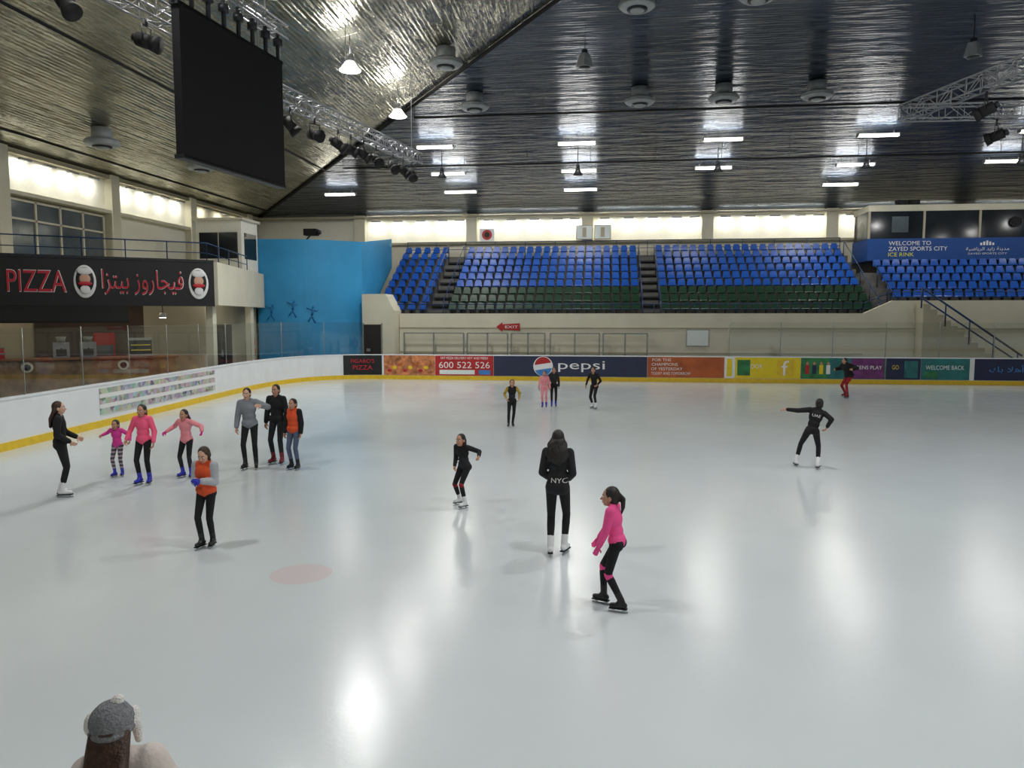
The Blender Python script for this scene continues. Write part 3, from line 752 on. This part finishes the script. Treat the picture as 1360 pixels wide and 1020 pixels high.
# ------------------------------------------------------------------ blue wall
bw = MB()
n = 16; V = []; A = np.array((-18.3, 39.1)); B = np.array((-13.3, 41.3))
dn = np.array((B-A)[::-1]*np.array((1, -1))); dn = dn/np.linalg.norm(dn)
for i in range(n+1):
    u = i/n; p = A+(B-A)*u+dn*.6*math.sin(math.pi*u)
    V.append((p[0], p[1], 0)); V.append((p[0], p[1], 7.25)); V.append((p[0]-dn[0]*.2, p[1]-dn[1]*.2, 7.25)); V.append((p[0]-dn[0]*.2, p[1]-dn[1]*.2, 0))
F = []
for i in range(n):
    for k in range(4): F.append((i*4+k, (i+1)*4+k, (i+1)*4+(k+1) % 4, i*4+(k+1) % 4))
bw.add(V, F, 'blue_wall', False)
bw.add([(-13.3, 41.3, 3.0), (-13.3, 41.3, 7.25), (-13.6, 48.4, 8.1), (-13.6, 48.4, 6.3), (-13.45, 44.6, 4.2)], [(0, 1, 2, 3, 4)], 'blue_wall')
for u, zz in ((.12, 3.1), (.32, 3.3), (.5, 3.0)):
    p = A+(B-A)*u+dn*(.6*math.sin(math.pi*u)+.03)
    dx = (B-A)/np.linalg.norm(B-A)
    q = lambda a_, z: (p[0]+dx[0]*a_*.8, p[1]+dx[1]*a_*.8, zz+z*.8)
    for a_, b_, r in ((q(0, .3), q(.08, .75), .09), (q(.08, .75), q(.1, .92), .07), (q(0, .3), q(-.25, -.1), .06), (q(0, .3), q(.2, -.2), .06), (q(.05, .65), q(-.35, .8), .04), (q(.05, .65), q(.4, .6), .04)):
        bw.cyl(a_, b_, r*.6, 'mural_blue', seg=6)
bw.build('blue_mural_wall')

# ------------------------------------------------------------------ left gallery / cafe
SLp = np.array((-23.5, 23.9)); SRp = np.array((-15.8, 29.8)); sd = (SRp-SLp)/np.linalg.norm(SRp-SLp); sn = np.array((sd[1], -sd[0]))
def sp_(u, out=0):
    return SRp-sd*u+sn*out
gl = MB(); gl.prism([(-23.45, 24.2), (-15.95, 30.05), (-18.0, 39.0), (-18.6, 50), (-23.45, 50)], 5.06, 5.35, 'cream_dark')
gl.wall((-15.75, 30.0), (-17.9, 39.0), 3.65, 5.4, .2, 'cream')
for p in ((-16.3, 30.4), (-17.7, 36.8)): gl.box((p[0]-.15, p[1]-.15, -.02), (p[0]+.15, p[1]+.15, 5.05), 'cream')
gl.build('gallery_deck')
sg = MB()
def P3(u, z, o=.0): q = sp_(u, o); return (q[0], q[1], z)
Ls = np.linalg.norm(SRp-SLp)
sg.prism([sp_(0), sp_(0, -.2), sp_(Ls, -.2), sp_(Ls)], 3.6, 5.4, 'sign_black')
sg.prism([sp_(0, .03), sp_(0), sp_(Ls), sp_(Ls, .03)], 5.36, 5.46, 'steel_dark')
up = (0, 0, 1); xd = (sd[0], sd[1], 0)
for c_, dy in (('sign_white', .02), ('sign_red', .035)):
    sh = 0 if c_ == 'sign_white' else .05
    sg.text("FIGARO'S PIZZA", P3(7.7, 4.5, dy), xd, up, 5.0-sh, .86-sh, c_)
    sg.text("ﺍﺰﺘﻴﺑ ﺯﻭﺭﺎﺠﻴﻓ", P3(2.6, 4.5, dy), xd, up, 2.9-sh, .98-sh, c_)
R3 = np.array([[sd[0], sn[0], 0], [sd[1], sn[1], 0], [0, 0, 1]])
for u in (4.6, .6):
    sg.sphere(P3(u, 4.5, .02), (.38, .03, .62), 'sign_white', R3, 20, 12); sg.sphere(P3(u, 4.55, .045), (.3, .03, .48), 'sign_black', R3, 20, 12)
    sg.sphere(P3(u, 4.88, .07), (.26, .03, .13), 'sign_white', R3); sg.sphere(P3(u, 4.6, .07), (.19, .02, .2), 'skin_light', R3)
    sg.sphere(P3(u, 4.42, .09), (.24, .02, .08), 'sign_red', R3); sg.sphere(P3(u, 4.2, .07), (.17, .02, .16), 'sign_white', R3)
sg.build('pizza_shop_sign')
aw = MB()
a0, a1 = sp_(3.2, .02), sp_(Ls, .02); b0, b1 = sp_(3.2, .5), sp_(Ls, .5)
aw.add([(*a0, 3.6), (*a1, 3.6), (*b1, 3.05), (*b0, 3.05), (*a0, 3.5), (*a1, 3.5), (*b1, 2.95), (*b0, 2.95)], [(0, 1, 2, 3), (7, 6, 5, 4), (3, 2, 6, 7), (0, 3, 7, 4)], 'black_matte')
aw.build('shop_awning')
gr = MB(); rail(gr, [(*sp_(Ls-.6, -.3), 5.36), (*sp_(.2, -.3), 5.36), (-17.75, 36.8, 5.36)], z=.8, step=1.6, m='rail_blue'); gr.build('gallery_railing')
cw = MB(); cw.wall((-23.4, 29.25), (-20.2, 31.8), -.02, 5.05, .2, 'dark_wall'); cw.wall((-20.2, 31.8), (-18.2, 33.4), -.02, 5.05, .2, 'cream_dark'); cw.wall((-18.2, 33.4), (-18.4, 39.0), -.02, 5.05, .2, 'cream_dark')
cw.build('wall_cafe')
dd = MB(); dd.box((-18.15, 33.9, 0), (-18.0, 35.5, 2.8), 'door_dark'); dd.box((-18.06, 34.65, 0), (-17.96, 34.75, 2.8), 'steel_dark'); dd.box((-18.04, 34.4, 1.3), (-17.94, 34.5, 1.6), 'steel'); dd.build('door_2')
s = MB()
for z in (1.2, 1.7): s.box((-18.1, 37.6, z), (-18.0, 38.0, z+.35), 'adred')
s.build('fire_alarm_box')
ct = MB()
ct.prism([sp_(1.5, -.4), sp_(1.5, -1.1), sp_(8.6, -1.1), sp_(8.6, -.4)], 0, 1.55, 'marble_brown')
ct.prism([sp_(1.4, -.3), sp_(1.4, -1.2), sp_(8.7, -1.2), sp_(8.7, -.3)], 1.55, 1.62, 'wood_brown')
for u in (3.4, 6.6):
    ct.sphere(P3(u, 1.3, -.39), (.2, .02, .2), 'cream', R3, 18, 10); ct.sphere(P3(u, 1.3, -.37), (.12, .02, .12), 'sign_black', R3, 18, 10)
ct.build('cafe_counter')
q = MB(); q.prism([sp_(2.3, -.5), sp_(2.3, -1.05), sp_(3.2, -1.05), sp_(3.2, -.5)], 1.62, 1.7, 'steel'); q.prism([sp_(2.35, -.5), sp_(2.35, -1.0), sp_(3.15, -1.0), sp_(3.15, -.5)], 1.7, 2.25, 'window_dark')
q.prism([sp_(2.3, -.45), sp_(2.3, -1.05), sp_(3.2, -1.05), sp_(3.2, -.45)], 2.25, 2.34, 'steel')
for z in (1.85, 2.05): q.prism([sp_(2.4, -.48), sp_(2.4, -.5), sp_(3.1, -.5), sp_(3.1, -.48)], z, z+.03, 'adyellow')
q.build('display_warmer')
for u in (4.3, 5.2):
    q = MB(); q.prism([sp_(u, -.6), sp_(u, -1.0), sp_(u+.55, -1.0), sp_(u+.55, -.6)], 1.62, 2.2, 'alu'); q.prism([sp_(u+.1, -.56), sp_(u+.1, -.6), sp_(u+.45, -.6), sp_(u+.45, -.56)], 1.7, 1.95, 'door_dark')
    q.cyl(P3(u+.27, 2.2, -.8), P3(u+.27, 2.42, -.8), .14, 'steel', r2=.18); q.cyl(P3(u+.27, 1.98, -.55), P3(u+.27, 1.9, -.5), .03, 'steel_dark'); q.build('coffee_machine')
q = MB(); q.prism([sp_(3.5, -3.0), sp_(3.5, -3.6), sp_(4.3, -3.6), sp_(4.3, -3.0)], 0, 2.5, 'adred'); q.prism([sp_(3.58, -2.97), sp_(3.58, -3.0), sp_(4.22, -3.0), sp_(4.22, -2.97)], .5, 2.0, 'window_grey'); q.build('drinks_fridge')
q = MB()
for z in (1.62, 1.85): q.prism([sp_(7.3, -.6), sp_(7.3, -1.0), sp_(8.1, -1.0), sp_(8.1, -.6)], z, z+.2, 'adred'); q.prism([sp_(7.25, -.55), sp_(7.25, -1.05), sp_(8.15, -1.05), sp_(8.15, -.55)], z+.18, z+.22, 'steel')
q.build('red_crate_stack')
q = MB()
for i in range(5):
    u = 1.8+1.6*i; q.cyl(P3(u, 3.35, -1.5), P3(u, 3.15, -1.5), .12, 'sign_white', r2=.16); q.cyl(P3(u, 3.35, -1.5), P3(u, 5.05, -1.5), .015, 'black_matte')
    q.cyl(P3(u, 3.15, -1.5), P3(u, 3.12, -1.5), .13, 'lamp_white')
q.build('cafe_pendant_row')
cr = MB(); cr.box((-20.6, 37.2, 5.36), (-18.2, 39.0, 8.0), 'white_wall'); cr.box((-20.75, 37.05, 8.0), (-18.05, 39.05, 8.12), 'cream')
for x in (-20.4, -19.35): cr.box((x, 37.12, 6.1), (x+.95, 37.22, 7.4), 'window_dark'); cr.box((x-.05, 37.14, 6.02), (x+1.0, 37.2, 6.1), 'white_wall')
cr.box((-18.22, 37.5, 6.1), (-18.17, 38.8, 7.4), 'window_dark')
cr.build('control_room')
s = MB(); s.box((-16.4, 40.8, 7.6), (-15.7, 41.3, 7.95), 'black_matte'); s.cyl((-15.7, 41.0, 7.75), (-15.5, 40.9, 7.75), .12, 'steel_dark'); s.cyl((-16.05, 40.2, 7.22), (-16.05, 41.0, 7.65), .04, 'black_matte'); s.build('video_projector')
k = 0
for y0_, y1_ in ((23.5, 27.0), (28.2, 34.0)):
    k += 1; wn = MB()
    wn.box((XL, y0_, 5.6), (XL+.06, y1_, 7.85), 'window_grey')
    m_ = 4
    for i in range(m_+1):
        y = y0_+(y1_-y0_)*i/m_; wn.box((XL, y-.05, 5.6), (XL+.12, y+.05, 7.9), 'cream')
    for z in (5.6, 7.1, 7.85): wn.box((XL, y0_, z-.04), (XL+.12, y1_, z+.04), 'cream')
    wn.build('window_%d' % k)
wp = MB()
for y in (20, 27.6, 34.5, 41.5, 48.5): wp.box((XL, y-.3, 5.35), (XL+.45, y+.3, EV), 'cream')
wp.box((XL, 10, 8.0), (XL+.4, YB, 8.15), 'cream')
for y0_, y1_ in ((20.3, 27.3), (27.9, 34.2), (34.8, 41.2)): wp.box((XL, y0_, 8.15), (XL+.05, y1_, EV), 'white_wall')
wp.box((XL, 34.8, 5.4), (XL+.05, 41.2, 8.0), 'white_wall')
wp.build('trim_4')

# ------------------------------------------------------------------ lights
def area(name, loc_, sx, sy, power, rot=(0, 0, 0), col=(1, .98, .95), parent=None, shape='RECTANGLE'):
    l = bpy.data.lights.new(name, 'AREA'); l.shape = shape; l.size = sx
    if shape == 'RECTANGLE': l.size_y = sy
    l.energy = power; l.color = col
    o = bpy.data.objects.new(name, l); o.location = loc_; o.rotation_euler = rot; COL.objects.link(o)
    if parent: o.parent = parent
    return o
def highbay(x, y, z, p, col=(1, .985, .97), upl=0):
    b = MB(); zc = cz(x, y)
    b.cyl((x, y, z+.06), (x, y, z+.35), .36, 'acrylic_refractor', r2=.16, seg=20); b.cyl((x, y, z+.35), (x, y, z+.6), .12, 'lamp_housing', seg=12)
    b.cyl((x, y, z+.6), (x, y, zc), .015, 'black_matte', seg=6); b.cyl((x, y, z+.045), (x, y, z+.07), .37, 'tube_lamp', seg=20)
    o = b.build('highbay_lamp')
    area('lamp_light', (x, y, z+.03), .6, .6, p, parent=o, shape='DISK', col=col)
    if upl: area('lamp_uplight', (x, y, z+.62), .5, .5, upl, rot=(math.pi, 0, 0), parent=o, shape='DISK', col=col)
for y, p, u_ in ((33.3, 400, 70), (27, 380, 70), (20.5, 300, 50), (14, 160, 40), (7, 360, 0)): highbay(-9, y, 11.75, p, upl=u_)
for x in (3, 14, 26, 38):  # out-of-view fill lamps, added overhead to brighten the ice
    for y in (0, 7.5, 15): highbay(x, y, 11.9, 300)
def tube(x, y, p):
    z = cz(x, y)-.55; b = MB(); b.box((x-.95, y-.05, z+.03), (x+.95, y+.05, z+.1), 'lamp_housing')
    b.cyl((x-.92, y-.08, z), (x+.92, y-.08, z), .05, 'tube_lamp', seg=10); b.cyl((x-.92, y+.08, z), (x+.92, y+.08, z), .05, 'tube_lamp', seg=10)
    for s_ in (-.94, .94): b.box((x+s_-.03, y-.15, z-.06), (x+s_+.03, y+.15, z+.1), 'lamp_housing')
    for s_ in (-.7, .7): b.cyl((x+s_, y, z+.05), (x+s_, y, z+.5), .012, 'black_matte', seg=5)
    o = b.build('fluorescent_batten'); area('batten_light', (x, y, z-.07), 1.8, .2, p, parent=o)
    area('batten_uplight', (x, y, z+.12), 1.8, .2, p*.4, rot=(math.pi, 0, 0), parent=o)
XS = [-8.7, -1.5, 5.6, 12.8, 20, 27.2]
for x in XS: tube(x, 39.3, 85); tube(x, 42.6, 85)
for x in (-15.8, -8.5, -1.5, 12.8): tube(x, 45.2, 65)
for side_, arr in (('b', [(PX[i]+dx) for i in range(1, 9) for dx in (1.1, 2.6, 4.1, 5.6, 6.7)]), ('l', [21.5, 23, 24.5, 26, 28.8, 30.2, 31.6, 33, 35.7, 37.2, 38.7, 40.2, 43, 45, 47])):
    b = MB(); par = bpy.data.objects.new('wall_washer_row', None); COL.objects.link(par)
    for v in arr:
        if side_ == 'b' and v > 30: continue
        if side_ == 'b':
            b.box((v-.3, YB-.5, EV-.42), (v+.3, YB-.36, EV-.34), 'lamp_housing'); area('washer_light', (v, YB-.42, EV-.44), .5, .1, 17, rot=(math.radians(35), 0, 0), parent=par, col=(1, .98, .88))
        else:
            b.box((XL+.36, v-.3, EV-.42), (XL+.5, v+.3, EV-.34), 'lamp_housing'); area('washer_light', (XL+.43, v, EV-.44), .1, .5, 17, rot=(0, math.radians(35), 0), parent=par, col=(1, .98, .88))
    if side_ == 'b':   # uplight strips and housings added by the cornice to brighten the ceiling foil
        for i in range(1, 7):
            xm = PX[i]+3.75
            b.box((xm-3.2, YB-1.0, EV-.16), (xm+3.2, YB-.72, EV-.1), 'lamp_housing')
            area('added_ceiling_uplight', (xm, YB-.86, EV-.09), 6.2, .12, 85, rot=(math.radians(180-38), 0, 0), parent=par, col=(1, .93, .76))
    b.build('fitting_bodies', par)
par = bpy.data.objects.new('cafe_downlight', None); COL.objects.link(par)
ang = math.atan2(sd[1], sd[0])
area('cafe_light', (*sp_(5, -2.0), 4.9), 6, .6, 60, rot=(0, 0, ang), col=(1, .84, .64), parent=par)
area('cafe_front_fill', (*sp_(5, .3), 2.9), 6, .2, 12, rot=(0, 0, ang), col=(1, .86, .66), parent=par)  # added fill under the awning to lift the dark counter, no fitting
area('corner_light', (-17.3, 33.5, 4.9), 1, 1, 30, col=(1, .92, .78), parent=par)

# ------------------------------------------------------------------ ceiling kit
def diffuser(x, y):
    z = cz(x, y)-.75; b = MB(); b.cyl((x, y, z+.2), (x, y, z+.7), .38, 'duct_white', seg=20); b.cyl((x, y, z+.12), (x, y, z+.24), .68, 'duct_white', r2=.6, seg=24)
    b.cyl((x, y, z), (x, y, z+.12), .55, 'duct_white', r2=.68, seg=24); b.cyl((x, y, z-.05), (x, y, z+.01), .36, 'steel_dark', seg=20); b.cyl((x, y, z-.09), (x, y, z-.04), .25, 'duct_white', seg=16)
    b.build('ceiling_air_diffuser')
for x, y in ((-5.96, 35.2), (1.4, 35.2), (5.0, 35.2), (8.9, 35.2), (-6.3, 30.5), (1.0, 28.5), (5.1, 28.3), (-19.8, 28.9), (-19, 35)): diffuser(x, y)
def speaker(x, y):
    z = cz(x, y)-1.5; b = MB(); b.cyl((x, y, z+.6), (x, y, z+1.48), .02, 'black_matte'); 
    b.cyl((x, y, z), (x, y, z+.5), .34, 'duct_white', r2=.2, seg=4, smooth=False); b.cyl((x, y, z+.5), (x, y, z+.65), .12, 'steel_dark'); b.cyl((x, y, z-.02), (x, y, z+.01), .22, 'steel_dark', seg=12); b.build('pendant_speaker')
speaker(-.9, 30.7); speaker(13.3, 31)
for x in XS:
    y = 40.9; z = cz(x, y)-1.45; b = MB(); b.cyl((x, y, z+.5), (x, y, z+1.43), .02, 'black_matte'); b.cyl((x, y, z), (x, y, z+.35), .26, 'steel_dark', r2=.1, seg=16); b.cyl((x, y, z+.35), (x, y, z+.55), .09, 'black_matte'); b.build('pendant_floodlight')
pp = MB()
for y in (36.6, 42.0):
    x0_ = 27-y+.5; pp.cyl((x0_, y, cz(x0_, y)-.35), (40, y, cz(10, y)-.35), .05, 'black_matte')
    n = 16
    for i in range(n):
        x = x0_+(40-x0_)*i/n; pp.cyl((x, y, cz(10, y)-.35), (x, y, cz(10, y)), .015, 'black_matte', seg=5)
for x in (-21.5, -15.5):
    y1_ = 27-x-.5; pp.cyl((x, 5, cz(x, 20)-.35), (x, y1_, cz(x, 20)-.35), .05, 'black_matte')
pp.build('sprinkler_pipework')

def truss(mb, a, b, sz=.38, bay=.5):
    a = Vector(a); b = Vector(b); d = (b-a).normalized(); s = d.cross(Vector((0, 0, 1))).normalized(); u = s.cross(d)
    cs = [s*sz/2+u*sz/2, -s*sz/2+u*sz/2, -s*sz/2-u*sz/2, s*sz/2-u*sz/2]
    for c_ in cs: mb.cyl(a+c_, b+c_, .024, 'alu', seg=6)
    n = int((b-a).length/bay)
    for i in range(n):
        p = a.lerp(b, i/n); q = a.lerp(b, (i+1)/n)
        for k in range(4):
            c1, c2 = cs[k], cs[(k+1) % 4]
            mb.cyl(p+(c1 if i % 2 else c2), q+(c2 if i % 2 else c1), .012, 'alu', seg=5)
            mb.cyl(p+c1, p+c2, .01, 'alu', seg=5)
def stage_light(x, y, z, ang, tilt):
    b = MB(); R = RZ(ang) @ RX(tilt)
    c = Vector((x, y, z-.5)); f = R @ Vector((0, 1, 0))
    b.cyl(c-f*.2, c+f*.12, .14, 'black_matte', seg=14); b.cyl(c+f*.12, c+f*.26, .15, 'black_matte', r2=.18, seg=14); b.cyl(c-f*.3, c-f*.2, .08, 'steel_dark', seg=10)
    s_ = RZ(ang) @ Vector((1, 0, 0))
    for q in (-1, 1): b.cyl(c+s_*.17*q, c+s_*.17*q+Vector((0, 0, .3)), .014, 'steel_dark', seg=5)
    b.cyl(c-s_*.17+Vector((0, 0, .3)), c+s_*.17+Vector((0, 0, .3)), .014, 'steel_dark', seg=5); b.cyl(c+Vector((0, 0, .3)), c+Vector((0, 0, .46)), .03, 'steel_dark', seg=6)
    b.build('stage_light')
for TA, TB, us in ((Vector((-10.0, 9.5, 9.35)), Vector((-8.95, 16.5, 9.35)), (.36, .5, .78)), (Vector((-8.7, 17.5, 8.85)), Vector((-7.2, 29.4, 9.2)), (.13, .22, .33, .45, .52, .6, .68, .8, .88, .95))):
    t1 = MB(); truss(t1, TA, TB)
    for u in (.1, .5, .95):
        p = TA.lerp(TB, u); t1.cyl(p+Vector((0, 0, .2)), (p.x, p.y, cz(p.x, p.y)), .012, 'alu', seg=5)
    t1.build('lighting_truss')
    for u in us:
        p = TA.lerp(TB, u); stage_light(p.x, p.y, p.z-.17, random.uniform(-150, -60), random.uniform(-50, -15))
t2 = MB(); truss(t2, (8.3, 23.4, 8.9), (11.2, 13.5, 8.9)); truss(t2, (8.3, 23.4, 8.9), (20, 23.9, 8.9))
for p in ((14, 23.6), (10, 17.5)): t2.cyl((p[0], p[1], 9.1), (p[0], p[1], cz(*p)), .012, 'alu', seg=5)
t2.build('lighting_truss')
for x, y in ((9.2, 20.6), (9.9, 18.2), (10.8, 23.5), (13.2, 23.6)): stage_light(x, y, 8.72, random.uniform(40, 140), random.uniform(-50, -15))
sc = MB(); a = np.array((-8.5, 15.0)); b_ = np.array((-8.0, 18.8))
sc.wall(a, b_, 6.42, 9.48, .18, 'screen_black')
for z in (6.42, 9.43): sc.wall(a-(b_-a)*.01, b_+(b_-a)*.01, z-.03, z+.05, .2, 'steel_dark')
dv = (b_-a)/7
for i in range(8):
    p = a+dv*i+np.array((-.1, 0)); sc.cyl((p[0], p[1], 9.45), (p[0], p[1], 10.15), .05, 'steel_dark', seg=6); sc.cyl((p[0], p[1], 9.85), (p[0], p[1], 10.0), .12, 'steel_dark', seg=8)
truss(sc, (a[0]-.1, a[1]-.3, 10.25), (b_[0]-.1, b_[1]+.3, 10.25), .32, .45)
for i in (1, 6): p = a+dv*i; sc.cyl((p[0]-.1, p[1], 10.4), (p[0]-.1, p[1], cz(p[0], p[1])), .02, 'alu', seg=6)
sc.build('hanging_video_screen')

# ------------------------------------------------------------------ world, camera
wd = bpy.data.worlds.new('w'); scn.world = wd; wd.use_nodes = True
wd.node_tree.nodes['Background'].inputs[0].default_value = (.5, .55, .6, 1); wd.node_tree.nodes['Background'].inputs[1].default_value = .1
cam = bpy.data.cameras.new('camera'); co = bpy.data.objects.new('camera', cam); COL.objects.link(co)
co.location = (0, 0, 3.2); co.rotation_euler = (math.radians(90-5.04), 0, math.radians(6.9))
cam.sensor_width = 36; cam.lens = 1021/1360*36; cam.clip_end = 300
scn.camera = co
scn.view_settings.view_transform = 'Standard'
scn.view_settings.look = 'None'
